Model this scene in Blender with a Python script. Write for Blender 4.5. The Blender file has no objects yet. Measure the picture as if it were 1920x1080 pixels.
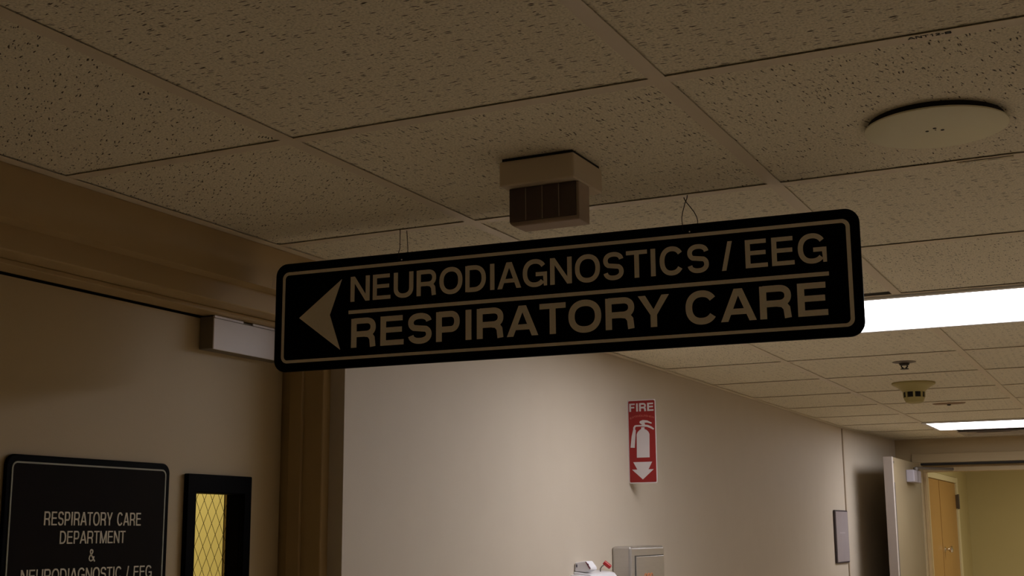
import bpy, bmesh, math, random
from mathutils import Vector, Matrix
random.seed(7)
S = bpy.context.scene
C = S.collection
PI = math.pi

# ------------------------------------------------------------------ camera
CEIL = 2.305
cam_data = bpy.data.cameras.new('camera')
cam_data.sensor_width = 36.0
cam_data.lens = 36.0 * 2432.6 / 1920.0
cam_data.clip_start = 0.02
cam = bpy.data.objects.new('camera', cam_data)
C.objects.link(cam)
yaw, pitch, roll = 0.4543, 0.1868, -0.0068
fw = Vector((-math.sin(yaw) * math.cos(pitch), math.cos(yaw) * math.cos(pitch), math.sin(pitch)))
rt = Vector((math.cos(yaw), math.sin(yaw), 0))
up = rt.cross(fw)
rt2 = math.cos(roll) * rt + math.sin(roll) * up
up2 = -math.sin(roll) * rt + math.cos(roll) * up
cam.matrix_world = Matrix(((rt2.x, up2.x, -fw.x, 0.0), (rt2.y, up2.y, -fw.y, 0.0),
                           (rt2.z, up2.z, -fw.z, 1.70), (0, 0, 0, 1)))
S.camera = cam

# ------------------------------------------------------------------ world, lamps of the rooms, added rear fill, exposure
w = bpy.data.worlds.new('world')
w.use_nodes = True
w.node_tree.nodes['Background'].inputs[0].default_value = (0.9, 0.85, 0.8, 1)
w.node_tree.nodes['Background'].inputs[1].default_value = 0.0
S.world = w
S.view_settings.view_transform = 'Standard'
S.view_settings.look = 'None'
S.view_settings.gamma = 1.0
S.view_settings.exposure = 0.0
LENS_STRENGTH = 9.0          # the two corridor troffers


def area(name, loc, size, sizey, power, col, rot=(0, 0, 0)):
    d = bpy.data.lights.new(name, 'AREA')
    d.shape = 'RECTANGLE'
    d.size, d.size_y, d.energy, d.color = size, sizey, power, col
    o = bpy.data.objects.new(name, d)
    o.location, o.rotation_euler = loc, rot
    C.objects.link(o)
    return o


area('office_ceiling_lamp', (-2.75, 3.3, 2.5), 1.0, 1.8, 24.0, (1.0, 0.89, 0.52))
area('lobby_ceiling_lamp', (-0.1, 11.2, 2.5), 1.2, 1.2, 24.0, (1.0, 0.90, 0.66))
area('rear_fill_light', (-0.2, -2.2, 2.28), 0.6, 1.2, 2.5, (1.0, 0.87, 0.66))  # added fill behind the camera, lifts the sign face and near ceiling


# ------------------------------------------------------------------ materials
def mat(name, col, rough=0.6, metal=0.0, emis=None, strength=0.0, trans=0.0, spec=0.5):
    m = bpy.data.materials.new(name)
    m.use_nodes = True
    b = m.node_tree.nodes['Principled BSDF']
    b.inputs['Base Color'].default_value = (*col, 1)
    b.inputs['Roughness'].default_value = rough
    b.inputs['Metallic'].default_value = metal
    b.inputs['Transmission Weight'].default_value = trans
    b.inputs['Specular IOR Level'].default_value = spec
    if emis:
        b.inputs['Emission Color'].default_value = (*emis, 1)
        b.inputs['Emission Strength'].default_value = strength
    return m


def nodes(m):
    return m.node_tree.nodes, m.node_tree.links, m.node_tree.nodes['Principled BSDF']


def noisy(name, c1, c2, scale=6.0, rough=0.6, bump=0.0, bscale=300.0, stretch=(1, 1, 1), metal=0.0, bdist=0.001, spec=0.5):
    """Two close tones mixed by noise, with a fine bump."""
    m = mat(name, c1, rough, metal, spec=spec)
    n, l, b = nodes(m)
    tc = n.new('ShaderNodeTexCoord')
    mp = n.new('ShaderNodeMapping')
    mp.inputs['Scale'].default_value = stretch
    l.new(tc.outputs['Object'], mp.inputs[0])
    t = n.new('ShaderNodeTexNoise')
    t.inputs['Scale'].default_value = scale
    t.inputs['Detail'].default_value = 5
    l.new(mp.outputs[0], t.inputs['Vector'])
    mx = n.new('ShaderNodeMixRGB')
    mx.inputs[1].default_value = (*c1, 1)
    mx.inputs[2].default_value = (*c2, 1)
    l.new(t.outputs['Fac'], mx.inputs[0])
    l.new(mx.outputs[0], b.inputs['Base Color'])
    if bump:
        t2 = n.new('ShaderNodeTexNoise')
        t2.inputs['Scale'].default_value = bscale
        l.new(mp.outputs[0], t2.inputs['Vector'])
        bp = n.new('ShaderNodeBump')
        bp.inputs['Strength'].default_value = bump
        bp.inputs['Distance'].default_value = bdist
        l.new(t2.outputs['Fac'], bp.inputs['Height'])
        l.new(bp.outputs[0], b.inputs['Normal'])
    return m


M = {}
M['wall'] = noisy('wall_vinyl', (0.60, 0.525, 0.42), (0.565, 0.49, 0.39), 9, 0.62, 0.25, 420)
M['wall_end'] = noisy('wall_end_paint', (0.44, 0.34, 0.19), (0.41, 0.315, 0.175), 7, 0.6, 0.2, 300)
M['lobby'] = noisy('lobby_paint', (0.52, 0.45, 0.24), (0.48, 0.41, 0.22), 5, 0.7, 0.2, 300)
M['office'] = noisy('office_paint', (0.66, 0.58, 0.27), (0.62, 0.54, 0.25), 4, 0.7)
M['frame'] = noisy('frame_enamel', (0.48, 0.345, 0.165), (0.45, 0.32, 0.15), 12, 0.5, 0.15, 260)
M['leaf'] = noisy('leaf_laminate', (0.565, 0.445, 0.26), (0.535, 0.42, 0.242), 10, 0.5, 0.15, 350)
M['leaf_pale'] = noisy('leaf_pale_enamel', (0.28, 0.22, 0.13), (0.255, 0.20, 0.118), 10, 0.45)
M['floor'] = noisy('floor_vinyl', (0.68, 0.57, 0.41), (0.62, 0.515, 0.37), 3, 0.35)
M['plenum'] = mat('plenum_dark', (0.01, 0.009, 0.008), 0.9)
M['tee'] = noisy('tee_enamel', (0.73, 0.63, 0.48), (0.70, 0.605, 0.46), 14, 0.45)
M['white_metal'] = mat('fixture_enamel', (0.74, 0.72, 0.70), 0.4)
M['lens'] = mat('fixture_lens', (0.9, 0.9, 0.9), 0.4, 0, (0.97, 0.95, 1.0), LENS_STRENGTH)
M['sign_black'] = mat('sign_black_plastic', (0.0010, 0.0009, 0.0008), 0.45, spec=0.035)
M['sign_brown'] = noisy('sign_brown_black', (0.010, 0.0065, 0.0042), (0.007, 0.0048, 0.0035), 30, 0.6, spec=0.06)
M['sign_grey'] = noisy('sign_letter_grey', (0.84, 0.77, 0.63), (0.74, 0.68, 0.55), 260, 0.55)
M['sign_green'] = noisy('sign_line_grey', (0.42, 0.43, 0.35), (0.38, 0.39, 0.31), 160, 0.5)
M['wire'] = mat('wire_dark', (0.03, 0.02, 0.015), 0.5, 0.6)
M['black_metal'] = mat('lite_black', (0.0012, 0.001, 0.0012), 0.5, spec=0.03)
M['closer'] = noisy('closer_silver', (0.80, 0.76, 0.80), (0.76, 0.72, 0.76), 40, 0.4)
M['closer_grey'] = mat('closer_grey', (0.36, 0.33, 0.36), 0.4)
M['closer_side'] = mat('closer_case', (0.20, 0.17, 0.13), 0.5)
M['beige_plastic'] = mat('beige_plastic', (0.66, 0.55, 0.40), 0.5)
M['sensor_dark'] = noisy('sensor_window', (0.075, 0.045, 0.036), (0.058, 0.036, 0.030), 30, 0.35)
M['sensor_case'] = mat('sensor_case', (0.40, 0.31, 0.24), 0.5)
M['speaker'] = noisy('speaker_plate', (0.80, 0.76, 0.54), (0.77, 0.73, 0.52), 30, 0.45)
M['dark'] = mat('dark_hole', (0.01, 0.008, 0.006), 0.8)
M['ink'] = mat('ink', (0.008, 0.007, 0.006), 0.7)
M['detector'] = mat('detector_plastic', (0.44, 0.37, 0.14), 0.45)
M['sprinkler'] = mat('sprinkler_bronze', (0.035, 0.028, 0.022), 0.4, 0.7)
M['plate_tan'] = mat('plate_tan', (0.30, 0.19, 0.11), 0.5)
M['esc'] = mat('escutcheon_grey', (0.16, 0.13, 0.10), 0.5)
M['diffuser'] = mat('diffuser_metal', (0.42, 0.37, 0.31), 0.5)
M['fire_white'] = mat('fire_white', (0.62, 0.56, 0.55), 0.45)
M['fire_red'] = noisy('fire_red', (0.28, 0.008, 0.008), (0.25, 0.007, 0.007), 60, 0.4)
M['fire_text'] = mat('fire_faded', (0.50, 0.14, 0.11), 0.5)
M['steel'] = noisy('brushed_steel', (0.56, 0.53, 0.49), (0.48, 0.455, 0.42), 18, 0.27, 0.08, 60, (1, 1, 14), metal=0.6)
M['white_plastic'] = mat('white_plastic', (0.80, 0.79, 0.82), 0.4)
M['carton'] = mat('carton_white', (0.82, 0.81, 0.85), 0.6)
M['carton_print'] = mat('carton_print', (0.15, 0.03, 0.05), 0.6)
M['carton_blue'] = mat('carton_blue', (0.05, 0.05, 0.10), 0.6)
M['red_cap'] = mat('red_cap', (0.42, 0.015, 0.015), 0.35)
M['orange'] = mat('orange_print', (0.62, 0.20, 0.06), 0.5)
M['placard'] = noisy('placard_grey', (0.44, 0.385, 0.39), (0.33, 0.285, 0.29), 9, 0.4)
M['placard_pale'] = mat('placard_pale', (0.50, 0.45, 0.46), 0.4)
M['placard_edge'] = mat('placard_edge', (0.05, 0.035, 0.04), 0.5)
M['wood'] = noisy('closet_maple', (0.46, 0.265, 0.085), (0.38, 0.21, 0.065), 5, 0.4, 0, 1, (8, 8, 0.7))
M['cream'] = mat('closet_frame_cream', (0.66, 0.60, 0.40), 0.45)
M['chrome'] = mat('knob_chrome', (0.75, 0.72, 0.68), 0.2, 1.0)
M['hinge'] = mat('hinge_steel', (0.13, 0.11, 0.09), 0.4, 0.6)
M['arm'] = mat('closer_arm', (0.16, 0.14, 0.12), 0.4, 0.5)
M['tape'] = mat('clear_tape', (0.50, 0.46, 0.40), 0.12)
M['glint'] = mat('tape_glint', (0.85, 0.82, 0.78), 0.3)
g = mat('wired_glass', (1, 1, 1), 0.02, 0, None, 0, 1.0)
g.node_tree.nodes['Principled BSDF'].inputs['IOR'].default_value = 1.02
M['glass'] = g
M['strip'] = mat('latch_strip_grey', (0.12, 0.105, 0.10), 0.5)
M['seam'] = mat('seam_strip', (0.33, 0.25, 0.16), 0.5)
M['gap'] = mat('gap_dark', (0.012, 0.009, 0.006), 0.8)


def tile_material():
    """Mineral-fibre lay-in tile: short dark fissures along u, pinholes, fine grain. UVs are metres."""
    m = mat('fissured_tile', (0.6, 0.52, 0.4), 0.85)
    n, l, b = nodes(m)
    uv = n.new('ShaderNodeUVMap')
    warp = n.new('ShaderNodeTexNoise')
    warp.inputs['Scale'].default_value = 26
    warp.inputs['Detail'].default_value = 2
    l.new(uv.outputs[0], warp.inputs['Vector'])
    ws = n.new('ShaderNodeVectorMath'); ws.operation = 'SCALE'
    ws.inputs[3].default_value = 0.020
    l.new(warp.outputs['Color'], ws.inputs[0])
    wa = n.new('ShaderNodeVectorMath'); wa.operation = 'ADD'
    l.new(uv.outputs[0], wa.inputs[0]); l.new(ws.outputs[0], wa.inputs[1])

    def vor(sx, sy, thr0, thr1, keep0, keep1, src):
        mp = n.new('ShaderNodeMapping')
        mp.inputs['Scale'].default_value = (sx, sy, 1)
        l.new(src, mp.inputs[0])
        v = n.new('ShaderNodeTexVoronoi')
        v.voronoi_dimensions = '2D'
        v.inputs['Scale'].default_value = 1.0
        l.new(mp.outputs[0], v.inputs['Vector'])
        r = n.new('ShaderNodeMapRange')
        r.inputs[1].default_value, r.inputs[2].default_value = thr0, thr1
        r.inputs[3].default_value, r.inputs[4].default_value = 1, 0
        l.new(v.outputs['Distance'], r.inputs[0])
        sp = n.new('ShaderNodeSeparateColor')
        l.new(v.outputs['Color'], sp.inputs[0])
        k = n.new('ShaderNodeMapRange')
        k.inputs[1].default_value, k.inputs[2].default_value = keep0, keep1
        l.new(sp.outputs[0], k.inputs[0])
        mu = n.new('ShaderNodeMath'); mu.operation = 'MULTIPLY'
        l.new(r.outputs[0], mu.inputs[0]); l.new(k.outputs[0], mu.inputs[1])
        return mu.outputs[0]

    a = vor(40, 190, 0.13, 0.24, 0.80, 0.85, wa.outputs[0])
    a2 = vor(68, 230, 0.12, 0.24, 0.84, 0.90, wa.outputs[0])
    p = vor(210, 240, 0.14, 0.32, 0.62, 0.85, uv.outputs[0])
    mxm = n.new('ShaderNodeMath'); mxm.operation = 'MAXIMUM'
    l.new(a, mxm.inputs[0]); l.new(a2, mxm.inputs[1])
    pm = n.new('ShaderNodeMath'); pm.operation = 'MULTIPLY'
    pm.inputs[1].default_value = 0.38
    l.new(p, pm.inputs[0])
    mx2 = n.new('ShaderNodeMath'); mx2.operation = 'MAXIMUM'
    l.new(mxm.outputs[0], mx2.inputs[0]); l.new(pm.outputs[0], mx2.inputs[1])
    grain = n.new('ShaderNodeTexNoise')
    grain.inputs['Scale'].default_value = 260
    grain.inputs['Detail'].default_value = 3
    l.new(uv.outputs[0], grain.inputs['Vector'])
    gm = n.new('ShaderNodeMixRGB')
    gm.inputs[1].default_value = (0.70, 0.635, 0.475, 1)
    gm.inputs[2].default_value = (0.90, 0.825, 0.65, 1)
    gr = n.new('ShaderNodeMapRange')
    gr.inputs[1].default_value, gr.inputs[2].default_value = 0.36, 0.64
    l.new(grain.outputs['Fac'], gr.inputs[0])
    l.new(gr.outputs[0], gm.inputs[0])
    fm = n.new('ShaderNodeMixRGB')
    fm.inputs[2].default_value = (0.06, 0.042, 0.02, 1)
    l.new(mx2.outputs[0], fm.inputs[0]); l.new(gm.outputs[0], fm.inputs[1])
    l.new(fm.outputs[0], b.inputs['Base Color'])
    bp = n.new('ShaderNodeBump')
    bp.invert = True
    bp.inputs['Strength'].default_value = 0.5
    bp.inputs['Distance'].default_value = 0.002
    l.new(mx2.outputs[0], bp.inputs['Height'])
    l.new(bp.outputs[0], b.inputs['Normal'])
    return m


M['tile'] = tile_material()


# ------------------------------------------------------------------ mesh helpers
class MB:
    def __init__(self):
        self.bm = bmesh.new()

    def hexa(self, p):
        v = [self.bm.verts.new(q) for q in p]
        for f in ((0, 3, 2, 1), (4, 5, 6, 7), (0, 1, 5, 4), (1, 2, 6, 5), (2, 3, 7, 6), (3, 0, 4, 7)):
            self.bm.faces.new([v[i] for i in f])
        return self

    def box(self, x0, x1, y0, y1, z0, z1):
        return self.hexa([(x0, y0, z0), (x1, y0, z0), (x1, y1, z0), (x0, y1, z0),
                          (x0, y0, z1), (x1, y0, z1), (x1, y1, z1), (x0, y1, z1)])

    def prism(self, pts, fr, to):
        """Polygon in local (x, z) extruded along y from fr to to."""
        a = [self.bm.verts.new((x, fr, z)) for x, z in pts]
        b = [self.bm.verts.new((x, to, z)) for x, z in pts]
        n = len(pts)
        self.bm.faces.new(a)
        self.bm.faces.new(b[::-1])
        for i in range(n):
            self.bm.faces.new((a[i], b[i], b[(i + 1) % n], a[(i + 1) % n]))
        return self

    def extr(self, pts, axis, fr, to):
        """Polygon (u, v) extruded along axis 0=x (u=y, v=z), 1=y (u=x, v=z), 2=z (u=x, v=y)."""
        def P(u, v, t):
            return [(t, u, v), (u, t, v), (u, v, t)][axis]
        a = [self.bm.verts.new(P(u, v, fr)) for u, v in pts]
        b = [self.bm.verts.new(P(u, v, to)) for u, v in pts]
        n = len(pts)
        self.bm.faces.new(a)
        self.bm.faces.new(b[::-1])
        for i in range(n):
            self.bm.faces.new((a[i], b[i], b[(i + 1) % n], a[(i + 1) % n]))
        return self

    def ring(self, outer, inner, fr, to):
        """Frame between two outlines of the same count, in local (x, z), along y."""
        n = len(outer)
        o0 = [self.bm.verts.new((x, fr, z)) for x, z in outer]
        i0 = [self.bm.verts.new((x, fr, z)) for x, z in inner]
        o1 = [self.bm.verts.new((x, to, z)) for x, z in outer]
        i1 = [self.bm.verts.new((x, to, z)) for x, z in inner]
        for k in range(n):
            j = (k + 1) % n
            self.bm.faces.new((o0[k], o0[j], i0[j], i0[k]))
            self.bm.faces.new((o1[k], i1[k], i1[j], o1[j]))
            self.bm.faces.new((o0[k], o1[k], o1[j], o0[j]))
            self.bm.faces.new((i0[k], i0[j], i1[j], i1[k]))
        return self

    def lathe(self, prof, cx=0, cy=0, seg=40, axis='z'):
        """Profile of (radius, height) about a line; closed at zero radius."""
        rings = []
        for r, h in prof:
            if r < 1e-6:
                rings.append([self.bm.verts.new((cx, cy, h))])
            else:
                rings.append([self.bm.verts.new((cx + r * math.cos(2 * PI * k / seg), cy + r * math.sin(2 * PI * k / seg), h)) for k in range(seg)])
        for a, b in zip(rings, rings[1:]):
            for k in range(seg):
                j = (k + 1) % seg
                if len(a) == 1 and len(b) == 1:
                    continue
                if len(a) == 1:
                    self.bm.faces.new((a[0], b[k], b[j]))
                elif len(b) == 1:
                    self.bm.faces.new((a[k], a[j], b[0]))
                else:
                    self.bm.faces.new((a[k], a[j], b[j], b[k]))
        return self

    def tube(self, pts, r, seg=8):
        pts = [Vector(p) for p in pts]
        rings = []
        for i, p in enumerate(pts):
            d = (pts[min(i + 1, len(pts) - 1)] - pts[max(i - 1, 0)]).normalized()
            u = d.orthogonal().normalized() if i == 0 else (u0 - d * u0.dot(d)).normalized()
            u0 = u
            v = d.cross(u)
            rr = r[i] if isinstance(r, (list, tuple)) else r
            rings.append([self.bm.verts.new(p + (u * math.cos(2 * PI * k / seg) + v * math.sin(2 * PI * k / seg)) * rr) for k in range(seg)])
        for a, b in zip(rings, rings[1:]):
            for k in range(seg):
                j = (k + 1) % seg
                self.bm.faces.new((a[k], a[j], b[j], b[k]))
        self.bm.faces.new(rings[0][::-1])
        self.bm.faces.new(rings[-1])
        return self

    def build(self, name, material, parent=None, smooth=False, bevel=0.0, seg=2, loc=(0, 0, 0)):
        bmesh.ops.recalc_face_normals(self.bm, faces=self.bm.faces[:])
        me = bpy.data.meshes.new(name)
        self.bm.to_mesh(me)
        self.bm.free()
        o = bpy.data.objects.new(name, me)
        C.objects.link(o)
        for x in (material if isinstance(material, list) else [material]):
            me.materials.append(x)
        o.parent = parent
        o.location = loc
        if smooth:
            for p in me.polygons:
                p.use_smooth = True
            me.set_sharp_from_angle(angle=math.radians(35))
        if bevel:
            md = o.modifiers.new('bevel', 'BEVEL')
            md.width, md.segments = bevel, seg
            md.limit_method = 'ANGLE'
        return o


def tag(o, label, cat, group=None):
    o['label'] = label
    o['category'] = cat
    if group:
        o['group'] = group
    return o


def thing(name, label, cat, loc, rz=0.0, group=None):
    o = bpy.data.objects.new(name, None)
    o.empty_display_size = 0.05
    C.objects.link(o)
    o.location = loc
    o.rotation_euler = (0, 0, rz)
    return tag(o, label, cat, group)


def struct(o):
    o['kind'] = 'structure'
    return o


def rrect(x0, x1, z0, z1, r, n=8):
    p = []
    for cx, cz, a0 in ((x1 - r, z1 - r, 0), (x0 + r, z1 - r, 90), (x0 + r, z0 + r, 180), (x1 - r, z0 + r, 270)):
        for k in range(n + 1):
            a = math.radians(a0 + 90 * k / n)
            p.append((cx + r * math.cos(a), cz + r * math.sin(a)))
    return p


# ------------------------------------------------------------------ lettering: grotesque capitals as outlines of strokes
ADV = dict(zip('NEURODIAGSTCPYMFXHB12-/& ', (722, 667, 722, 722, 778, 722, 278, 722, 778, 667, 611, 722, 667, 667, 833, 611, 667, 722, 722, 556, 556, 333, 278, 722, 278)))


def arc(cx, cy, rx, ry, a0, a1, n=18):
    out = []
    for k in range(n + 1):
        a = math.radians(a0 + (a1 - a0) * k / n)
        c, s = math.cos(a), math.sin(a)
        e = 2 / 2.25
        out.append((cx + rx * math.copysign(abs(c) ** e, c), cy + ry * math.copysign(abs(s) ** e, s)))
    return out


def glyph(ch, w, t):
    """Strokes ('s', points, thickness, closed) and polygons ('p', points) in a box w wide and 1 high."""
    h = t / 2
    th = t * 0.86                     # horizontal strokes are a little thinner
    q = th / 2
    s = lambda pts, tt=t, c=False: ('s', pts, tt, c)
    p = lambda *pts: ('p', list(pts))
    bar = lambda x0, x1, yc, tt=th: p((x0, yc - tt / 2), (x1, yc - tt / 2), (x1, yc + tt / 2), (x0, yc + tt / 2))
    stem = lambda xc, y0=0.0, y1=1.0: p((xc - h, y0), (xc + h, y0), (xc + h, y1), (xc - h, y1))
    if ch == 'I':
        return [stem(w / 2)]
    if ch == 'E':
        return [stem(h), bar(0, w, q), bar(0, w * 0.95, 1 - q), bar(0, w * 0.92, 0.525)]
    if ch == 'F':
        return [stem(h), bar(0, w, 1 - q), bar(0, w * 0.9, 0.5)]
    if ch == 'H':
        return [stem(h), stem(w - h), bar(0, w, 0.52)]
    if ch == 'T':
        return [stem(w / 2), bar(0, w, 1 - q)]
    if ch == 'N':
        return [stem(h), stem(w - h), p((0, 1), (w - 1.05 * t, 0), (w, 0), (1.05 * t, 1))]
    if ch == 'M':
        return [stem(h), stem(w - h), p((0, 1), (w / 2 - 0.5 * t, 0), (w / 2 + 0.5 * t, 0), (1.1 * t, 1)),
                p((w - 1.1 * t, 1), (w / 2 - 0.5 * t, 0), (w / 2 + 0.5 * t, 0), (w, 1))]
    if ch == 'A':
        return [p((0, 0), (1.08 * t, 0), (w / 2 + 0.42 * t, 1), (w / 2 - 0.62 * t, 1)),
                p((w - 1.08 * t, 0), (w, 0), (w / 2 + 0.62 * t, 1), (w / 2 - 0.42 * t, 1)), bar(w * 0.22, w * 0.78, 0.295)]
    if ch == 'X':
        return [p((0, 0), (1.2 * t, 0), (w, 1), (w - 1.2 * t, 1)), p((w - 1.2 * t, 0), (w, 0), (1.2 * t, 1), (0, 1))]
    if ch == 'Y':
        return [stem(w / 2, 0, 0.42), p((0, 1), (1.15 * t, 1), (w / 2 + h, 0.38), (w / 2 - h, 0.38)),
                p((w, 1), (w - 1.15 * t, 1), (w / 2 - h, 0.38), (w / 2 + h, 0.38))]
    if ch == '/':
        return [p((0, -0.02), (0.9 * t, -0.02), (w, 1.02), (w - 0.9 * t, 1.02))]
    if ch == '-':
        return [bar(0, w, 0.38)]
    if ch == '1':
        return [stem(w * 0.6), p((w * 0.6 - h, 1), (w * 0.6 - h, 1 - t), (w * 0.1, 0.78 - t * 0.5), (w * 0.1, 0.78))]
    if ch == '2':
        return [bar(0, w, q), s(arc(w / 2, 0.71, w / 2 - h, 0.29 - q, 170, -40) + [(h, q * 1.6)])]
    if ch == 'U':
        ry = 0.30
        return [s([(h, 1)] + arc(w / 2, ry + q, w / 2 - h, ry, 180, 360) + [(w - h, 1)])]
    if ch in 'O':
        return [s(arc(w / 2, 0.5, w / 2 - h, 0.515 - q, 0, 360, 44)[:-1], t, True)]
    if ch == 'D':
        return [stem(h), s([(h, 1 - q), (w * 0.40, 1 - q)] + arc(w * 0.42, 0.5, w * 0.58 - h, 0.5 - q, 90, -90, 22) + [(w * 0.40, q), (h, q)])]
    if ch in 'PRB':
        b = 0.455 if ch == 'R' else (0.40 if ch == 'P' else 0.53)
        ry = (1 - q - b) / 2
        out = [stem(h), s([(h, 1 - q), (w * 0.55, 1 - q)] + arc(w * 0.60, b + ry, w * 0.385 - h, ry, 90, -90, 16) + [(w * 0.55, b), (h, b)], t * 0.95)]
        if ch == 'R':
            out.append(s([(w * 0.55, b), (w * 0.73, b - 0.03), (w * 0.835, b - 0.16), (w * 0.87, 0.0)], t))
        if ch == 'B':
            ry = (b - q) / 2
            out.append(s([(h, b), (w * 0.55, b)] + arc(w * 0.60, q + ry, w * 0.4 - h, ry, 90, -90, 16) + [(h, q)], t * 0.95))
        return out
    if ch == 'C':
        return [s(arc(w / 2, 0.5, w / 2 - h, 0.515 - q, 34, 326, 36))]
    if ch == 'G':
        return [s(arc(w / 2, 0.5, w / 2 - h, 0.515 - q, 34, 318, 36)), bar(w * 0.54, w, 0.45), p((w - 0.72 * t, 0.0), (w, 0.0), (w, 0.45), (w - 0.9 * t, 0.45))]
    if ch == 'S':
        ry = (0.525 - q) / 2
        a = arc(w / 2, 1.01 - q - ry, w / 2 - h, ry, 8, 232, 20)
        b = arc(w / 2, -0.01 + q + ry, w / 2 - h, ry, 52, -172, 20)
        return [s(a + b, t * 0.96)]
    if ch == '&':
        return [s([(w, 0.0), (w * 0.30, 0.66), (w * 0.24, 0.80), (w * 0.32, 0.93), (w * 0.46, 0.95), (w * 0.60, 0.90), (w * 0.63, 0.78), (w * 0.52, 0.64),
                   (w * 0.20, 0.44), (w * 0.10, 0.27), (w * 0.18, 0.11), (w * 0.38, 0.05), (w * 0.60, 0.10), (w * 0.78, 0.26), (w * 0.86, 0.42)], t * 0.9)]
    return []


def stroke_quads(pts, t, closed):
    n = len(pts)
    L, R = [], []
    for i in range(n):
        p0 = Vector(pts[(i - 1) % n]) if (closed or i > 0) else None
        p1 = Vector(pts[i])
        p2 = Vector(pts[(i + 1) % n]) if (closed or i < n - 1) else None
        d1 = (p1 - p0).normalized() if p0 is not None else (p2 - p1).normalized()
        d2 = (p2 - p1).normalized() if p2 is not None else d1
        nn = Vector((-d1.y - d2.y, d1.x + d2.x))
        nn = nn.normalized() if nn.length > 1e-6 else Vector((-d1.y, d1.x))
        k = 1.0 / max(0.45, nn.dot(Vector((-d1.y, d1.x))))
        L.append(p1 + nn * t / 2 * k)
        R.append(p1 - nn * t / 2 * k)
    rng = range(n) if closed else range(n - 1)
    return [(L[i], L[(i + 1) % n], R[(i + 1) % n], R[i]) for i in rng]


def write(mb, text, x0, x1, z0, z1, t, fr, to, warp=None, gap=0, only=None):
    """Set text so that it fills x0..x1, z0..z1 in local (x, z); t is the stroke in cap heights; extruded along y."""
    H = z1 - z0
    tot = sum(ADV[c] + (gap if c == ' ' else 0) for c in text) / 720.0
    sb = 0.075
    kx = (x1 - x0) / ((tot - 2 * sb) * H)
    x = x0 - sb * H * kx
    step = 0
    for ci, c in enumerate(text):
        a = (ADV[c] + (gap if c == ' ' else 0)) / 720.0
        b = {'I': 0.10, 'A': 0.02, 'Y': 0.02, 'T': 0.03, '/': 0.0, 'O': 0.055, 'C': 0.055, 'G': 0.055}.get(c, sb)
        wd = a - 2 * b
        if c != ' ' and (only is None or ci in only):
            gw = wd * kx                   # width in cap heights after stretching; strokes keep their thickness
            for g_ in glyph(c, gw, t):
                polys = [g_[1]] if g_[0] == 'p' else stroke_quads(g_[1], g_[2], g_[3])
                for q in polys:
                    pts = [(x + b * H * kx + u * H, z0 + v * H) for u, v in q]
                    if warp:
                        pts = [warp(u, v) for u, v in pts]
                    step = (step + 1) % 7
                    mb.prism(pts, fr - 0.00002 * step, to)
        x += a * H * kx


# ------------------------------------------------------------------ setting: corridor shell
WX = -1.65                 # face of the corridor wall that carries the door and the fire sign
RX = 0.90                  # opposite wall
YB = -3.2                  # rear end of what stands behind the camera
YE = 9.12                  # end wall with the double doors
OY0, OY1, OZ = 1.30, 2.4995, 2.215      # opening of the department door
m = MB()
m.box(WX - 0.15, WX, YB, OY0, 0, 2.7)
m.box(WX - 0.15, WX, OY1, 7.85, 0, 2.7)
struct(m.build('wall_left', M['wall']))
WE = -1.562                # the last stretch of this wall stands slightly askew
struct(MB().extr([(WX - 0.15, 7.85), (WX, 7.85), (WE, YE), (WX - 0.15, YE + 0.2)], 2, 0, 2.7).build('wall_left_end', M['wall']))
struct(MB().box(WX - 0.15, WX, OY0, OY1, OZ, 2.7).build('wall_header', M['frame']))
struct(MB().box(RX, RX + 0.12, YB, 13.4, 0, 2.7).build('wall_right', M['wall']))
struct(MB().box(WX - 0.15, RX + 0.12, YB - 0.12, YB, 0, 2.7).build('wall_back', M['wall']))
struct(MB().box(-3.6, RX + 0.12, YB - 0.12, 13.4, -0.1, 0.0).build('floor', M['floor']))
# end wall: bulkhead over the double-door opening, narrow return on the door side
EX0, EX1, EZ = -1.40, 0.62, 2.138
m = MB()
m.box(WX, EX0, YE, YE + 0.16, 0, 2.7)
m.box(EX0, RX, YE, YE + 0.16, EZ + 0.005, 2.7)
m.box(EX1, RX, YE, YE + 0.16, 0, EZ + 0.005)
struct(m.build('wall_end', M['wall_end']))
m = MB()
m.box(EX0 - 0.055, EX1 + 0.055, YE - 0.016, YE - 0.0005, EZ + 0.008, EZ + 0.068)
m.box(EX0 - 0.055, EX0, YE - 0.016, YE - 0.0005, 0, EZ + 0.008)
m.box(EX1, EX1 + 0.055, YE - 0.016, YE - 0.0005, 0, EZ + 0.008)
struct(m.build('trim_2', M['wall_end'], bevel=0.003))
struct(MB().box(EX0 + 0.001, EX1 - 0.001, YE - 0.012, YE + 0.068, EZ - 0.008, EZ + 0.0045).build('trim_gap_shade', M['gap']))  # black strip painting in the shadow gap under the header
m = MB()
m.box(EX0, EX1, YE + 0.07, YE + 0.155, EZ - 0.050, EZ + 0.004)
m.box(EX0, EX0 + 0.018, YE + 0.07, YE + 0.155, 0, EZ - 0.05)
struct(m.build('trim_3', M['frame'], bevel=0.002))
# lobby beyond the double doors
m = MB()
m.box(-1.75, -1.60, YE + 0.2, 10.60, 0, 2.7)
m.box(-1.75, -1.60, 12.36, 13.25, 0, 2.7)
m.box(-1.75, -1.60, 10.60, 12.36, 2.165, 2.7)
struct(m.build('wall_lobby_left', M['lobby']))
struct(MB().box(-1.75, RX + 0.12, 13.10, 13.25, 0, 2.7).build('wall_lobby_end', M['lobby']))
struct(MB().box(-1.75, RX + 0.12, YE + 0.16, 13.25, 2.6, 2.7).build('ceiling_lobby', M['lobby']))
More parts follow.
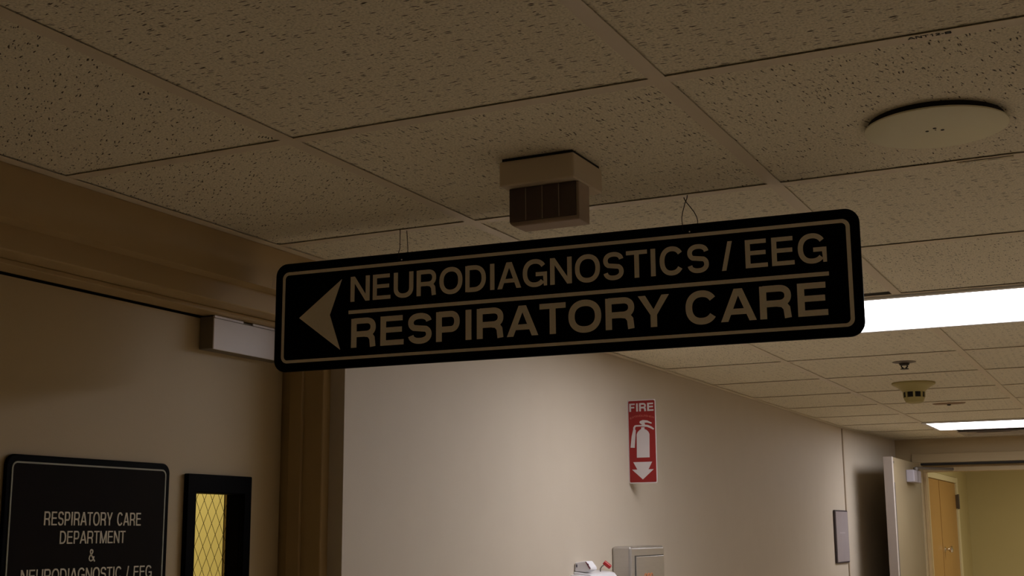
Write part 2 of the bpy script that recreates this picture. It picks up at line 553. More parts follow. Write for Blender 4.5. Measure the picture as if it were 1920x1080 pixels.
# office behind the department door
m = MB()
m.box(-3.5, -3.4, 0.9, 5.2, 0, 2.7)
m.box(-3.4, WX - 0.15, 0.9, 1.0, 0, 2.7)
m.box(-3.4, WX - 0.15, 5.1, 5.2, 0, 2.7)
struct(m.build('wall_office', M['office']))
struct(MB().box(-3.5, WX - 0.15, 0.9, 5.2, 2.6, 2.7).build('ceiling_office', M['office']))
# wall seam strip by the grey placard
struct(MB().box(WX, WX + 0.004, 7.845, 7.868, 0, 2.3).build('trim_4', M['seam']))

# ------------------------------------------------------------------ ceiling: lay-in tiles on a tee grid
T = 0.6096
GX, GY = -1.1555 - 0.012, 1.5934 + 0.012     # tee centre lines
FIX = [(0, 3), (0, 10)]                       # troffers, two bays wide
DIF = (0, 11)
skip = {(i + k, j) for i, j in FIX for k in (0, 1)} | {DIF}
TB = CEIL + 0.0028
bm = bmesh.new()
uvl = bm.loops.layers.uv.new('UVMap')
for i in range(-1, 4):
    for j in range(-8, 13):
        if (i, j) in skip:
            continue
        x0, x1 = max(GX + i * T + 0.002, WX + 0.001), min(GX + (i + 1) * T - 0.002, RX - 0.001)
        y0, y1 = max(GY + j * T + 0.002, YB + 0.001), min(GY + (j + 1) * T - 0.002, YE - 0.001)
        if x1 <= x0 or y1 <= y0:
            continue
        if (i, j) == (0, 2):
            y1 -= 0.040                       # the short tile that leaves a dark slot beside the troffer
        vs = [bm.verts.new(q) for q in ((x0, y0, TB), (x1, y0, TB), (x1, y1, TB), (x0, y1, TB), (x0, y0, TB + 0.016), (x1, y0, TB + 0.016), (x1, y1, TB + 0.016), (x0, y1, TB + 0.016))]
        rot = {(0, -1): 0, (0, -2): 0, (1, -1): 0, (0, 1): 0, (1, 1): 0, (1, 0): 2, (0, 0): 2, (-1, 0): 3, (-1, -1): 3}.get((i, j), random.choice((0, 2)))
        ang = {0: 0.0, 2: 1.35, 3: 2.5}[rot] + random.uniform(-0.06, 0.06)
        ox, oy = random.uniform(0, 30), random.uniform(0, 30)
        ca, sa = math.cos(ang), math.sin(ang)
        for f in ((3, 2, 1, 0), (4, 5, 6, 7), (0, 1, 5, 4), (1, 2, 6, 5), (2, 3, 7, 6), (3, 0, 4, 7)):
            fa = bm.faces.new([vs[k] for k in f])
            for lp in fa.loops:
                x, y = lp.vert.co.x, lp.vert.co.y
                lp[uvl].uv = (ox + x * ca + y * sa, oy - x * sa + y * ca)
me = bpy.data.meshes.new('ceiling')
bm.to_mesh(me)
bm.free()
ceiling = bpy.data.objects.new('ceiling', me)
C.objects.link(ceiling)
me.materials.append(M['tile'])
struct(ceiling)
m = MB()
fl, th = 0.012, 0.0009
for i in range(0, 4):
    for j in range(-8, 13):
        if i == 1 and (0, j) in FIX:
            continue
        xc = GX + i * T
        y0, y1 = max(GY + j * T, YB), min(GY + (j + 1) * T, YE)
        if xc > RX - 0.02 or y1 <= y0:
            continue
        m.box(xc - fl, xc + fl, y0, y1, CEIL, CEIL + th)
for j in range(-7, 13):
    yc = GY + j * T
    for i in range(-1, 4):
        x0, x1 = max(GX + i * T + fl, WX), min(GX + (i + 1) * T - fl, RX)
        if x1 <= x0 or yc > YE - 0.02:
            continue
        m.box(x0, x1, yc - fl, yc + fl, CEIL + 0.0001, CEIL + th)
m.build('ceiling_grid', M['tee'], ceiling)
m = MB()
m.box(WX, WX + 0.024, YB, 7.85, CEIL - 0.0004, CEIL + 0.0005)
m.extr([(WX, 7.85), (WX + 0.024, 7.85), (WE + 0.020, YE), (WE, YE)], 2, CEIL - 0.0004, CEIL + 0.0005)
m.box(WX, WX + 0.0010, YB, 7.85, CEIL - 0.0004, CEIL + 0.02)
m.box(RX - 0.022, RX, YB, YE, CEIL - 0.0004, CEIL + 0.0005)
m.box(WX + 0.024, RX - 0.022, YE - 0.022, YE, CEIL - 0.0003, CEIL + 0.0005)
m.build('wall_angle', M['tee'], ceiling)
struct(MB().box(WX - 0.15, RX + 0.12, YB - 0.12, YE + 0.16, 2.46, 2.56).build('ceiling_slab', M['plenum']))
m = MB()
write(m, 'ANT12-B', -0.228, -0.176, 0.0, 0.0075, 0.20, 0, 0.0003)
o = m.build('grid_lettering', M['ink'], ceiling)
# text lies on the underside of the tee: local x -> +X, local z -> -Y, front -> down
o.rotation_euler = (PI / 2, 0, 0.02)
o.location = (0, 1.6095, CEIL - 0.0004)


# ------------------------------------------------------------------ ceiling troffers
def troffer(j, label):
    x0, x1 = GX + 0.003, GX + 2 * T - 0.003
    y0, y1 = GY + j * T + 0.003, GY + (j + 1) * T - 0.003
    cx, cy = (x0 + x1) / 2, (y0 + y1) / 2
    t = thing('ceiling_light', label, 'ceiling light', (cx, cy, CEIL), 0, 'ceiling troffers')
    a, b = (x1 - x0) / 2, (y1 - y0) / 2
    f = 0.022
    m = MB()
    m.box(-a, a, -b, -b + f, -0.006, 0.004)
    m.box(-a, a, b - f, b, -0.006, 0.004)
    m.box(-a, -a + f, -b + f, b - f, -0.006, 0.004)
    m.box(a - f, a, -b + f, b - f, -0.006, 0.004)
    m.build('frame', M['white_metal'], t, bevel=0.0015)
    MB().box(-a + f, a - f, -b + f, b - f, -0.003, -0.0005).build('lens', M['lens'], t)
    m = MB()
    m.box(-a + 0.004, a - 0.004, -b + 0.004, b - 0.004, 0.09, 0.092)
    for q in (-1, 1):
        m.box(min(q * a, q * (a - 0.004)), max(q * a, q * (a - 0.004)), -b, b, 0.004, 0.09)
        m.box(-a, a, min(q * b, q * (b - 0.004)), max(q * b, q * (b - 0.004)), 0.004, 0.09)
    m.build('housing', M['white_metal'], t)
    return t


troffer(3, 'large bright white fluorescent panel behind the end of the hanging sign')
troffer(10, 'small far white fluorescent panel in the ceiling before the double doors')

# ------------------------------------------------------------------ supply diffuser beyond the far troffer
dx0, dx1 = GX + 0.012, GX + T - 0.012
dy0, dy1 = GY + 11 * T + 0.012, GY + 12 * T - 0.012
cx, cy, hw = (dx0 + dx1) / 2, (dy0 + dy1) / 2, (dx1 - dx0) / 2
t = thing('air_diffuser', 'square louvred air diffuser in the ceiling behind the far light', 'vent', (cx, cy, CEIL))
sq = lambda r: [(-r, -r), (r, -r), (r, r), (-r, r)]


def square_cone(m, r0, z0, r1, z1):
    a = [m.bm.verts.new((x, y, z0)) for x, y in sq(r0)]
    b = [m.bm.verts.new((x, y, z1)) for x, y in sq(r1)]
    for k in range(4):
        m.bm.faces.new((a[k], a[(k + 1) % 4], b[(k + 1) % 4], b[k]))


m = MB()
for q in (0, 1):
    square_cone(m, hw + 0.012, 0.001 + q * 0.002, 0.205, 0.001 + q * 0.002)
square_cone(m, hw + 0.012, 0.001, hw + 0.012, 0.003)
square_cone(m, 0.205, 0.001, 0.205, 0.003)
m.build('frame', M['tee'], t)
for r in (0.20, 0.15, 0.10):
    m = MB()
    square_cone(m, r, -0.012, r - 0.06, 0.03)
    square_cone(m, r - 0.003, -0.0105, r - 0.063, 0.0315)
    m.build('louver', M['diffuser'], t)
MB().box(-0.045, 0.045, -0.045, 0.045, -0.010, 0.02).build('center_plate', M['diffuser'], t)
MB().box(-0.2, 0.2, -0.2, 0.2, 0.04, 0.05).build('duct_opening', M['dark'], t)

# ------------------------------------------------------------------ department door with its frame
# steel frame set back inside the opening
FX, RY, HZ = -1.6893, 2.4714, 2.171
DX = -1.799                       # face of the door leaf
JY0 = 1.328
m = MB()
m.box(WX - 0.215, FX, RY, OY1 + 0.003, 0, OZ + 0.003)
m.box(WX - 0.215, FX, OY0 - 0.003, JY0, 0, OZ + 0.003)
m.box(WX - 0.215, FX, JY0, RY, HZ, OZ + 0.003)
fr = m.build('trim_1', M['frame'], bevel=0.003)
struct(fr)
m = MB()
m.box(DX + 0.022, -1.741, RY - 0.010, RY - 0.0002, 0, 2.159)
m.box(DX + 0.022, -1.741, JY0, JY0 + 0.010, 0, 2.159)
m.box(DX + 0.003, -1.741, JY0, RY - 0.0002, 2.1605, HZ - 0.0002)
m.build('door_stop', M['frame'], fr, bevel=0.002)
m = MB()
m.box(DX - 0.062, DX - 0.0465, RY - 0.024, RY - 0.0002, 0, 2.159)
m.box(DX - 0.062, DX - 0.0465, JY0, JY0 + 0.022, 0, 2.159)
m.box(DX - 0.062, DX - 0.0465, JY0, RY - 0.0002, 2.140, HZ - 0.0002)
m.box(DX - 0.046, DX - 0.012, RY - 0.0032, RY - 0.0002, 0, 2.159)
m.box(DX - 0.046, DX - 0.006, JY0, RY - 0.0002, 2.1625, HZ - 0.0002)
m.build('door_gap_shade', M['gap'], fr)  # rear stop and gap lining coloured black to paint the shade around the leaf
DY0, DY1, DZ1 = JY0 + 0.004, 2.4640, 2.156
LY0, LY1, LZ0, LZ1 = 2.157, 2.325, 1.10, 1.791    # hole of the narrow window
m = MB()
m.box(DX - 0.045, DX, DY0, LY0, 0.01, DZ1)
m.box(DX - 0.045, DX, LY1, DY1, 0.01, DZ1)
m.box(DX - 0.045, DX, LY0, LY1, LZ1, DZ1)
m.box(DX - 0.045, DX, LY0, LY1, 0.01, LZ0)
d1 = struct(m.build('door_1', M['leaf']))
# black steel surround of the narrow window, its wired glass a sub-part
m = MB()
fo = [(LY0 - 0.024, LZ0 - 0.04), (LY1 + 0.021, LZ0 - 0.04), (LY1 + 0.021, LZ1 + 0.035), (LY0 - 0.024, LZ1 + 0.035)]
fi = [(LY0 + 0.004, LZ0 + 0.004), (LY1 - 0.004, LZ0 + 0.004), (LY1 - 0.004, LZ1 - 0.004), (LY0 + 0.004, LZ1 - 0.004)]
hole = [(LY0, LZ0), (LY1, LZ0), (LY1, LZ1), (LY0, LZ1)]


def ring_x(m, outer, inner, xa, xb):
    n = len(outer)
    V = lambda P, x: [m.bm.verts.new((x, y, z)) for y, z in P]
    o0, i0, o1, i1 = V(outer, xa), V(inner, xa), V(outer, xb), V(inner, xb)
    for k in range(n):
        j = (k + 1) % n
        m.bm.faces.new((o0[k], o0[j], i0[j], i0[k]))
        m.bm.faces.new((o1[k], i1[k], i1[j], o1[j]))
        m.bm.faces.new((o0[k], o1[k], o1[j], o0[j]))
        m.bm.faces.new((i0[k], i0[j], i1[j], i1[k]))


ring_x(m, fo, fi, DX, DX + 0.012)
ring_x(m, hole, fi, DX - 0.038, DX)
ring_x(m, fo, [(y + (0.006 if y > 2.25 else -0.006), z + (0.006 if z > 1.5 else -0.006)) for y, z in hole], DX - 0.053, DX - 0.045)
lite = m.build('window_frame', M['black_metal'], d1, bevel=0.002)
lite['label'] = 'black steel surround of the narrow wired window'
GXX = DX - 0.034
MB().box(GXX - 0.003, GXX + 0.003, fi[0][0], fi[1][0], fi[0][1], fi[2][1]).build('glass', M['glass'], lite)
m = MB()
sy, sz = 0.0268, 0.0255
yy0, yy1, zz0, zz1 = fi[0][0], fi[1][0], fi[0][1], fi[2][1]
for sgn in (1, -1):
    k = -60
    while k < 60:
        # line: z = zz1 + sgn*(y-yy0)*sz/sy*2 + k*2*sz ... clipped to the pane
        sl = sgn * 2 * sz / (sy * 1.0) * 0.5 * 1.9
        c = zz1 - 0.004 + k * sz * 1.9
        ya, yb = yy0, yy1
        za, zb = c, c + sl * (yb - ya)
        # clip in z
        pts = []
        for (y, z) in ((ya, za), (yb, zb)):
            if z < zz0:
                y, z = ya + (zz0 - c) / sl, zz0
            elif z > zz1:
                y, z = ya + (zz1 - c) / sl, zz1
            pts.append((y, z))
        if yy0 - 1e-4 <= pts[0][0] <= yy1 + 1e-4 and yy0 - 1e-4 <= pts[1][0] <= yy1 + 1e-4 and abs(pts[0][0] - pts[1][0]) > 0.004:
            m.tube([(GXX + 0.0042 * sgn - 0.004 + 0.0045, pts[0][0], pts[0][1]), (GXX + 0.0042 * sgn - 0.004 + 0.0045, pts[1][0], pts[1][1])], 0.00055, 5)
        k += 1
m.build('wire_mesh', mat('lite_wire', (0.05, 0.04, 0.014), 0.7, spec=0.02), lite)
# surface closer at the top of the leaf
cx0, cx1 = DX, -1.761
m = MB()
m.box(cx0, cx1 - 0.0015, 2.164, 2.420, 2.088, 2.158)
cl = m.build('door_closer', M['closer_side'], d1, bevel=0.002)
cl['label'] = 'silver surface closer at the head of the door'
m = MB()
m.box(cx1 - 0.0015, cx1 + 0.0015, 2.163, 2.376, 2.087, 2.1535)
m.build('cover', M['closer'], cl, bevel=0.001)
m = MB()
m.box(cx1 - 0.002, cx1 + 0.0018, 2.1645, 2.262, 2.1545, 2.1595)
m.box(cx1 - 0.002, cx1 + 0.0018, 2.296, 2.374, 2.1545, 2.1595)
m.build('top_strip', M['closer'], cl)
MB().box(cx1 - 0.003, cx1 + 0.0010, 2.376, 2.3785, 2.087, 2.158).build('end_strip', M['fire_white'], cl)

# ------------------------------------------------------------------ department plate on the door
SY0, SY1, SZ1, SZ0 = 1.657, 2.081, 1.843, 1.42
t = thing('department_sign', 'black respiratory care department plate with rounded corners mounted on the door', 'sign', (DX, SY0, SZ0), PI / 2)
Wd, Hd = SY1 - SY0, SZ1 - SZ0
MB().prism(rrect(0, Wd, 0, Hd, 0.020), -0.008, -0.0003).build('panel', M['sign_black'], t, bevel=0.003, seg=3)
MB().prism(rrect(0.016, Wd - 0.016, 0.016, Hd - 0.016, 0.010), -0.0086, -0.008).build('face', M['sign_brown'], t)
bo, bi = rrect(0.0125, Wd - 0.0125, 0.0125, Hd - 0.0125, 0.012), rrect(0.0155, Wd - 0.0155, 0.0155, Hd - 0.0155, 0.009)
MB().ring(bo, bi, -0.0092, -0.0078).build('border', M['sign_green'], t)
m = MB()
for txt, ya, yb, za, zb in (('RESPIRATORY CARE', 1.750, 2.000, 1.7195, 1.7440), ('DEPARTMENT', 1.790, 1.958, 1.6865, 1.7095),
                            ('&', 1.864, 1.8805, 1.6535, 1.6760), ('NEURODIAGNOSTIC / EEG', 1.704, 2.037, 1.6195, 1.6425)):
    m = MB()
    write(m, txt, ya - SY0, yb - SY0, za - SZ0, zb - SZ0, 0.128, -0.0094, -0.0080, gap=190)
    m.build('lettering', M['sign_grey'], t)

# ------------------------------------------------------------------ hanging sign
SL, SBZ = 1.194, 2.029
HS = 2.2565 - SBZ
hs = thing('hanging_sign', 'long black ceiling sign with arrow pointing to neurodiagnostics and respiratory care', 'sign', (-1.614, 2.178, SBZ), math.atan(0.057))
MB().prism(rrect(0, SL, 0, HS, 0.026, 10), 0.0, 0.009).build('panel', M['sign_black'], hs, bevel=0.003, seg=3)
# pale border that wanders a little with the hand-cut edge
bo = rrect(0.0185, 1.1775, 0.0175, HS - 0.0190, 0.014, 10)
bi = rrect(0.0245, 1.1705, 0.0235, HS - 0.0255, 0.0085, 10)
MB().ring(bo, bi, -0.0012, 0.0).build('border', M['sign_grey'], hs)
m = MB()
write(m, 'NEURODIAGNOSTICS / EEG', 0.1805, 1.1345, 2.1640 - SBZ, 2.2155 - SBZ, 0.172, -0.0012, 0.0)
m.build('lettering', M['sign_grey'], hs)
m = MB()
m.bm.free()
for span in (range(0, 11), range(12, 16)):
    m = MB()
    write(m, 'RESPIRATORY CARE', 0.1835, 1.1330, 2.0695 - SBZ, 2.1285 - SBZ, 0.205, -0.0012, 0.0, only=span)
    m.build('lettering', M['sign_grey'], hs)
MB().box(0.1765, 1.1375, -0.0012, 0.0, 2.1390 - SBZ, 2.1462 - SBZ).build('dividing_line', M['sign_grey'], hs)
MB().prism([(0.060, 0.1100), (0.1325, 0.1115), (0.1595, 0.1835)], -0.0012, 0.0).prism([(0.060, 0.1100), (0.1580, 0.0385), (0.1325, 0.1115)], -0.0012, 0.0).build('arrow', M['sign_grey'], hs)
TOPZ = CEIL - SBZ
for x in (0.2965, 0.8905):
    m = MB()
    m.tube([(x, -0.0008, HS - 0.0150), (x, 0.0003, HS - 0.0150)], 0.0014, 10)
    m.build('wire_hole', M['glint'], hs)
m = MB()
m.tube([(0.2905, -0.001, HS - 0.013), (0.2903, -0.0016, HS), (0.2897, 0.0045, HS + 0.01), (0.2890, 0.006, TOPZ + 0.001)], 0.00085, 6)
m.tube([(0.3030, 0.0105, HS - 0.013), (0.3040, 0.011, HS), (0.3050, 0.010, HS + 0.008), (0.3042, 0.006, TOPZ - 0.003)], 0.0008, 6)
m.build('hanging_wire', M['wire'], hs)
m = MB()


def loop(sgn):
    prof = [(-0.012, 0.0118), (0.0, 0.0124), (0.006, 0.0131), (0.013, 0.0126), (0.021, 0.0098), (0.029, 0.0052), (0.0365, 0.0004), (0.042, -0.0026), (TOPZ - HS, -0.0036)]
    out = []
    for i, (z, wv) in enumerate(prof):
        k = max(0.0, min(1.0, z / 0.036))
        y = 0.0045 + sgn * (0.0065 * (1 - k) + 0.0012) - 0.025 * k * k
        out.append((0.8905 + sgn * wv, y, HS + min(z, TOPZ - HS - (0.003 if sgn > 0 else 0.0))))
    return out


m.tube(loop(1), 0.0009, 6)
m.tube(loop(-1), 0.0009, 6)
m.build('hanging_wire', M['wire'], hs)

# ------------------------------------------------------------------ boxed sensor on the ceiling
bx, by = -0.926, 1.850
t = thing('ceiling_sensor', 'beige two-tier box with dark ribbed window fixed under the ceiling above the hanging sign', 'sensor', (bx, by, CEIL))
MB().box(0.0, 0.134, 0.0, 0.122, -0.0445, -0.0022).build('base', M['beige_plastic'], t, bevel=0.003, seg=3)
MB().box(0.004, 0.130, 0.004, 0.118, -0.0022, 0.0036).build('gasket', M['gap'], t)
MB().prism([(0.008, -0.103), (0.016, -0.109), (0.133, -0.109), (0.133, -0.0447), (0.008, -0.0447)], 0.022, 0.067).build('housing', M['sensor_case'], t, bevel=0.002)
m = MB()
m.box(0.0095, 0.1285, 0.0195, 0.0222, -0.1015, -0.0455)
gr = m.build('window', M['sensor_dark'], t)
for k in (1, 2, 3):
    x = 0.0095 + 0.119 * k / 4
    MB().box(x - 0.0006, x + 0.0006, 0.0187, 0.0195, -0.1010, -0.0460).build('rib', M['sensor_case'], gr)

# ------------------------------------------------------------------ round ceiling plate
t = thing('ceiling_speaker', 'round cream cover plate with three small holes under a ceiling tile', 'speaker', (-0.249, 1.972, TB))
MB().lathe([(0, -0.0125), (0.1025, -0.0125), (0.1045, -0.0115), (0.1045, -0.0095), (0.102, -0.0085), (0, -0.0085)], seg=72).build('plate', M['speaker'], t, smooth=True)
MB().lathe([(0, -0.0085), (0.0985, -0.0085), (0.0985, 0.0), (0, 0.0)], seg=48).build('shade_collar', M['gap'], t)  # wide and black, paints the shadow gap between plate and tile
m = MB()
for x, y, r in ((-0.0135, 0.005, 0.0026), (-0.001, -0.0055, 0.0028), (0.0085, 0.008, 0.0027), (-0.001, 0.0035, 0.0012)):
    MB().lathe([(0, -0.0131), (r, -0.0131), (r, -0.0124), (0, -0.0124)], x, y, 14).build('screw_hole', M['dark'], t)

# ------------------------------------------------------------------ clear label tape on a tee
t = thing('label_tape', 'clear peeling label tape stuck on the ceiling grid past the round plate', 'tape', (-0.205, GY + T, CEIL - 0.0005))
m = MB()
for k in range(8):
    x0 = -0.045 + 0.0112 * k
    z = -0.0004 - 0.0008 * abs(math.sin(k * 1.7))
    m.hexa([(x0, -0.0055, z), (x0 + 0.0112, -0.0055, -0.0004 - 0.0008 * abs(math.sin((k + 1) * 1.7))), (x0 + 0.0112, 0.0055, -0.0004), (x0, 0.0055, -0.0004),
            (x0, -0.0055, 0.0004), (x0 + 0.0112, -0.0055, 0.0004), (x0 + 0.0112, 0.0055, 0.0004), (x0, 0.0055, 0.0004)])
m.build('film', M['tape'], t)
m = MB()
m.box(-0.040, -0.0375, -0.001, 0.001, -0.0022, -0.0012)
m.box(-0.032, -0.022, -0.0005, 0.0005, -0.0022, -0.0012)
m.box(-0.019, -0.015, -0.001, 0.0008, -0.0022, -0.0012)
m.box(0.004, 0.026, -0.0005, 0.0003, -0.0022, -0.0012)
m.build('film_glint', M['glint'], t)  # pale flecks painted on the film as highlights

# ------------------------------------------------------------------ sprinkler, smoke detector, far ceiling plate
t = thing('fire_sprinkler', 'small dark sprinkler head in the ceiling beyond the hanging sign', 'sprinkler', (-0.784, 4.878, TB))
MB().lathe([(0, -0.0045), (0.026, -0.0045), (0.042, -0.0015), (0.042, 0.0), (0, 0.0)], seg=32).build('escutcheon', M['esc'], t, smooth=True)
MB().lathe([(0, -0.013), (0.016, -0.013), (0.020, -0.0045), (0, -0.0045)], seg=20).build('head', M['sprinkler'], t, smooth=True)
for q in (-1, 1):
    MB().tube([(0.009 * q, 0, -0.012), (0.011 * q, 0, -0.018), (0.004 * q, 0, -0.024)], 0.0026, 8).build('frame_arm', M['sprinkler'], t)
MB().lathe([(0, -0.027), (0.015, -0.0275), (0.015, -0.025), (0, -0.0235)], seg=18).build('deflector', M['sprinkler'], t)

t = thing('smoke_detector', 'yellowed dome smoke detector with dark slots under the corridor ceiling', 'smoke detector', (-0.868, 5.60, TB))
MB().lathe([(0, -0.010), (0.084, -0.010), (0.088, -0.007), (0.088, 0.0), (0, 0.0)], seg=48).build('base', M['detector'], t, smooth=True)
MB().lathe([(0, -0.0395), (0.044, -0.0395), (0.049, -0.034), (0.066, -0.020), (0.080, -0.011), (0.080, -0.010), (0, -0.010)], seg=48).build('body', M['detector'], t, smooth=True)
MB().lathe([(0, -0.062), (0.040, -0.062), (0.0405, -0.0395), (0, -0.0395)], seg=32).build('chamber', M['dark'], t)
for k in range(8):
    a = math.radians(-81.0) + 2 * PI * k / 8
    c, s_ = math.cos(a), math.sin(a)
    hwid = 0.0042
    P = lambda r, u, z: (r * c - u * s_, r * s_ + u * c, z)
    MB().hexa([P(0.038, -hwid, -0.0625), P(0.044, -hwid, -0.0625), P(0.044, hwid, -0.0625), P(0.038, hwid, -0.0625),
               P(0.038, -hwid, -0.0392), P(0.045, -hwid, -0.0392), P(0.045, hwid, -0.0392), P(0.038, hwid, -0.0392)]).build('slot_rib', M['detector'], t)
MB().lathe([(0, -0.0865), (0.025, -0.0860), (0.0345, -0.082), (0.0395, -0.073), (0.0435, -0.062), (0, -0.062)], seg=40).build('cap', M['detector'], t, smooth=True)

t = thing('ceiling_cover', 'thin oblong tan cover with a dark centre on the ceiling behind the smoke detector', 'cover plate', (-0.862, 6.60, TB))
t.scale = (1, 0.4, 0.8)
MB().lathe([(0, -0.007), (0.068, -0.007), (0.076, -0.004), (0.078, 0.0), (0, 0.0)], seg=40).build('disc', M['plate_tan'], t, smooth=True)
MB().lathe([(0, -0.016), (0.008, -0.014), (0.010, -0.007), (0, -0.007)], seg=16).build('center_stud', M['sprinkler'], t, smooth=True)

# ------------------------------------------------------------------ fire extinguisher flag sign
FY, FZ, FW, FH = 4.303, 1.8675, 0.1045, 0.2925
t = thing('fire_sign', 'red and white fire extinguisher flag sign projecting from the corridor wall', 'sign', (WX, FY, FZ))
MB().prism(rrect(0.0, FW, 0, FH, 0.006), 0.0, 0.003).build('panel', M['fire_white'], t, bevel=0.0006)
MB().box(0.0004, 0.0022, 0.003, 0.024, 0.004, FH - 0.004).build('mounting_flange', M['fire_white'], t)
fx = lambda px, py: ((px - 72 - (py - 50) / 958.0 * 23) / 306.0 * FW, (1008 - py) / 958.0 * FH)
MB().prism(rrect(0.0035, FW - 0.0028, 0.004, FH - 0.0038, 0.0045), -0.0005, 0.0).build('red_field', M['fire_red'], t)
m = MB()
write(m, 'FIRE', *[fx(95, 140)[0], fx(360, 140)[0]], fx(0, 186)[1], fx(0, 92)[1], 0.22, -0.0011, -0.0005)
m.build('lettering', M['fire_white'], t)
m = MB()
ccx, r0 = FW / 2 + 0.001, 0.115
zb = fx(0, 246)[1]


def bend(u, v):
    a = (u - ccx) / r0
    r = r0 + (v - zb)
    return (ccx + r * math.sin(a), zb - r0 + r * math.cos(a))


write(m, 'EXTINGUISHER', fx(103, 260)[0], fx(366, 260)[0], zb, zb + 0.0060, 0.17, -0.0010, -0.0005, warp=bend)
m.build('lettering', M['fire_text'], t)
m = MB()
F = lambda *pp: [fx(*q) for q in pp]
m.prism(F((180, 715), (318, 715), (316, 450), (306, 425), (285, 402), (262, 390), (262, 370), (226, 370), (226, 390), (208, 400), (186, 425), (177, 450)), -0.0011, -0.0005)
m.prism(F((240, 336), (300, 346), (340, 366), (366, 390), (358, 403), (320, 380), (285, 366), (235, 362)), -0.00115, -0.0005)
m.prism(F((207, 318), (212, 298), (245, 287), (290, 293), (342, 322), (337, 333), (290, 318), (262, 318), (268, 340), (240, 345)), -0.00120, -0.0005)
m.prism(F((240, 343), (240, 360), (168, 360), (160, 372), (160, 400), (140, 400), (140, 370), (152, 347), (168, 342)), -0.00125, -0.0005)
m.prism(F((138, 398), (168, 398), (156, 602), (110, 598), (122, 470)), -0.00130, -0.0005)
m.build('extinguisher_symbol', M['fire_white'], t)
MB().prism(F((140, 765), (345, 765), (305, 850), (362, 850), (245, 963), (128, 850), (185, 850)), -0.0011, -0.0005).build('arrow', M['fire_white'], t)

# ------------------------------------------------------------------ steel towel dispenser
t = thing('towel_dispenser', 'brushed steel paper towel dispenser mounted on the corridor wall', 'dispenser', (WX, 4.125, 1.25))
TW, TH, TD = 0.332, 0.4045, 0.0685
MB().box(0.0, TD, 0, TW, 0, TH).build('cabinet', M['steel'], t, bevel=0.010, seg=4)
m = MB()
m.box(TD - 0.002, TD + 0.004, 0.040, TW - 0.018, 0.03, TH - 0.034)
dr = m.build('door', M['steel'], t, bevel=0.002)
m = MB()
m.box(TD - 0.001, TD + 0.0010, 0.036, TW - 0.014, TH - 0.0345, TH - 0.0315)
m.box(TD - 0.001, TD + 0.0010, 0.036, 0.0395, 0.03, TH - 0.0325)
m.build('door_gap', M['gap'], t)
m = MB()
for k in range(3):
    a0 = 0.25 * k
    pts = [(TD + 0.0046, 0.125 + 0.028 * k + 0.011 * math.cos(2 * PI * u / 12), TH - 0.104 + 0.012 * math.sin(2 * PI * u / 12)) for u in range(13)]
    m.tube(pts, 0.0016, 6)
m.build('orange_mark', M['orange'], dr)

# ------------------------------------------------------------------ white supply box with what lies on it
t = thing('supply_box', 'white wall box beside the steel dispenser with supplies lying on it', 'box', (WX, 3.79, 1.30))
m = MB()
m.extr([(0.0, 0.0), (0.072, 0.0), (0.066, 0.262), (0.056, 0.274), (0.0, 0.281)], 1, 0.012, 0.215)
m.build('cabinet', M['white_plastic'], t, bevel=0.003, seg=3)
m = MB()
m.extr([(0.0, 0.0), (0.066, 0.0), (0.060, 0.258), (0.050, 0.268), (0.0, 0.272)], 1, -0.012, 0.0115)
m.build('side_panel', M['white_plastic'], t, bevel=0.003, seg=3)
MB().tube([(0.030, 0.160, 0.276), (0.030, 0.160, 0.286), (0.033, 0.165, 0.293), (0.037, 0.171, 0.297)], 0.0020, 8).build('wire_hook', M['hinge'], t)

t = thing('supply_packet', 'crumpled white packet with dark red stripe lying on the wall box', 'packet', (WX + 0.002, 3.806, 1.5822))
m = MB()
m.prism([(0.0, 0.0), (0.036, -0.003), (0.056, 0.004), (0.055, 0.012), (0.040, 0.031), (0.020, 0.029), (0.002, 0.026)], 0.0, 0.050)
m.build('wrapper', M['carton'], t, bevel=0.003, seg=2)
m = MB()
m.prism([(0.0365, 0.029), (0.040, 0.029), (0.0545, 0.0085), (0.051, 0.0065)], -0.0010, 0.0005)
m.prism([(0.044, 0.024), (0.048, 0.0225), (0.048, 0.016)], -0.0012, 0.0005)
m.build('stripe', M['carton_print'], t)
m = MB()
m.prism([(0.006, 0.012), (0.009, 0.0115), (0.0095, 0.018), (0.0075, 0.023), (0.0055, 0.017)], -0.0010, 0.0005)
m.build('drop_mark', M['carton_blue'], t)

t = thing('red_cap', 'small red cap tilted on a bent stem over the wall box', 'cap', (WX + 0.040, 3.970, 1.598))
m = MB()
m.lathe([(0, -0.0135), (0.0070, -0.0135), (0.0075, -0.010), (0.0075, 0.010), (0.0065, 0.0135), (0, 0.0135)], seg=24)
o = m.build('cap', M['red_cap'], t, smooth=True)
o.rotation_mode = 'QUATERNION'
o.rotation_quaternion = Vector((0, 0, 1)).rotation_difference(Vector((0.70, 0.34, -0.62)))
o.location = (0.004, 0.004, 0.0)

# ------------------------------------------------------------------ grey placard down the corridor
t = thing('wall_placard', 'tall grey placard with dark edge on the corridor wall before the open door', 'placard', (WX, 7.502, 1.520), PI / 2)
MB().prism(rrect(0, 0.338, 0, 0.298, 0.012), -0.012, -0.0005).build('backing', M['placard_edge'], t, bevel=0.002)
MB().prism(rrect(0.012, 0.324, 0.008, 0.290, 0.008), -0.014, -0.012).build('face', M['placard'], t)
m = MB()
m.box(0.09, 0.235, -0.0146, -0.014, 0.166, 0.174)
m.build('pale_band', M['placard_pale'], t)

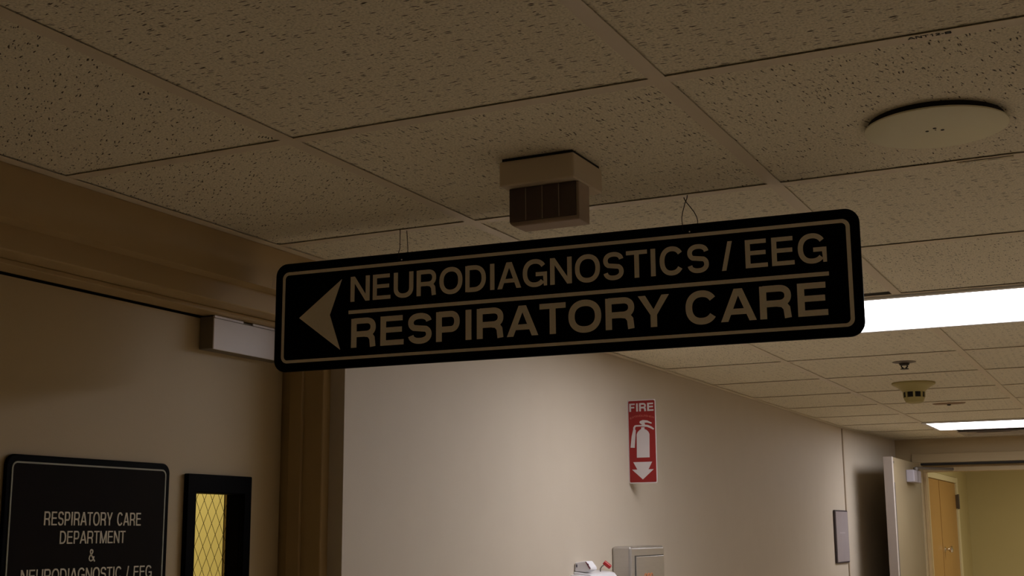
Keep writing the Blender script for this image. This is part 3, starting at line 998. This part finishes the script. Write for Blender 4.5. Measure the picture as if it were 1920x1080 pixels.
# ------------------------------------------------------------------ open double-door leaf at the end of the corridor
LX = -1.402
m = MB()
m.box(LX - 0.048, LX, 8.045, 9.085, 0.01, 2.137)
d2 = struct(m.build('door_2', M['leaf_pale'], bevel=0.002))
m = MB()
m.box(LX - 0.049, LX + 0.0012, 8.0425, 8.046, 0.01, 2.138)
m.box(LX - 0.0005, LX + 0.0012, 8.046, 8.084, 0.01, 2.138)
m.build('edge_channel', mat('edge_pale', (0.50, 0.44, 0.40), 0.4), d2)
MB().box(LX, LX + 0.003, 8.0845, 8.100, 0.3, 1.985).build('latch_strip', M['strip'], d2)
MB().box(LX, LX + 0.002, 8.085, 8.115, 2.100, 2.112).build('coordinator_plate', M['hinge'], d2)
m = MB()
m.box(LX, LX + 0.050, 8.520, 8.80, 2.000, 2.078)
cl2 = m.build('door_closer', M['closer_grey'], d2, bevel=0.006, seg=3)
m = MB()
m.box(LX + 0.0503, LX + 0.0512, 8.66, 8.668, 2.002, 2.076)
m.build('cover_seam', M['hinge'], cl2)
m = MB()
m.lathe([(0, 2.078), (0.016, 2.078), (0.016, 2.100), (0, 2.100)], LX + 0.028, 8.74, 16)
m.tube([(LX + 0.028, 8.74, 2.096), (LX + 0.21, 9.085, 2.098)], 0.010, 8)
m.build('arm', M['arm'], cl2)

# ------------------------------------------------------------------ wooden closet in the lobby
t = thing('storage_closet', 'wooden two-door closet in a cream frame beyond the open corridor door', 'closet', (-1.60, 10.605, 0.0))
m = MB()
m.box(-0.10, 0.014, 0.0, 0.058, 0, 2.160)
m.box(-0.10, 0.014, 1.667, 1.750, 0, 2.160)
m.box(-0.10, 0.014, 0.058, 1.667, 2.113, 2.160)
m.build('frame', M['cream'], t, bevel=0.003)
MB().box(-0.12, -0.10, 0.0, 1.75, 0, 2.16).build('back_panel', M['gap'], t)
MB().box(-0.036, -0.002, 0.061, 0.694, 0.02, 2.110).build('door', M['wood'], t, bevel=0.002)
dd = MB().box(-0.036, -0.002, 0.722, 1.663, 0.02, 2.110).build('door', M['wood'], t, bevel=0.002)
m = MB()
prof = [(0, 0.0), (0.024, 0.0), (0.024, 0.006), (0.010, 0.010), (0.010, 0.030), (0.022, 0.040), (0.028, 0.052), (0.024, 0.064), (0, 0.070)]
m.lathe(prof, 0, 0, 28)
kn = m.build('knob', M['chrome'], dd, smooth=True)
kn.rotation_euler = (0, PI / 2, 0)
kn.location = (-0.002, 0.80, 1.545)
m = MB()
m.box(-0.001, 0.022, 1.655, 1.700, 1.89, 2.01)
m.tube([(0.022, 1.668, 1.885), (0.022, 1.668, 2.015)], 0.009, 10)
m.build('hinge', M['hinge'], dd)
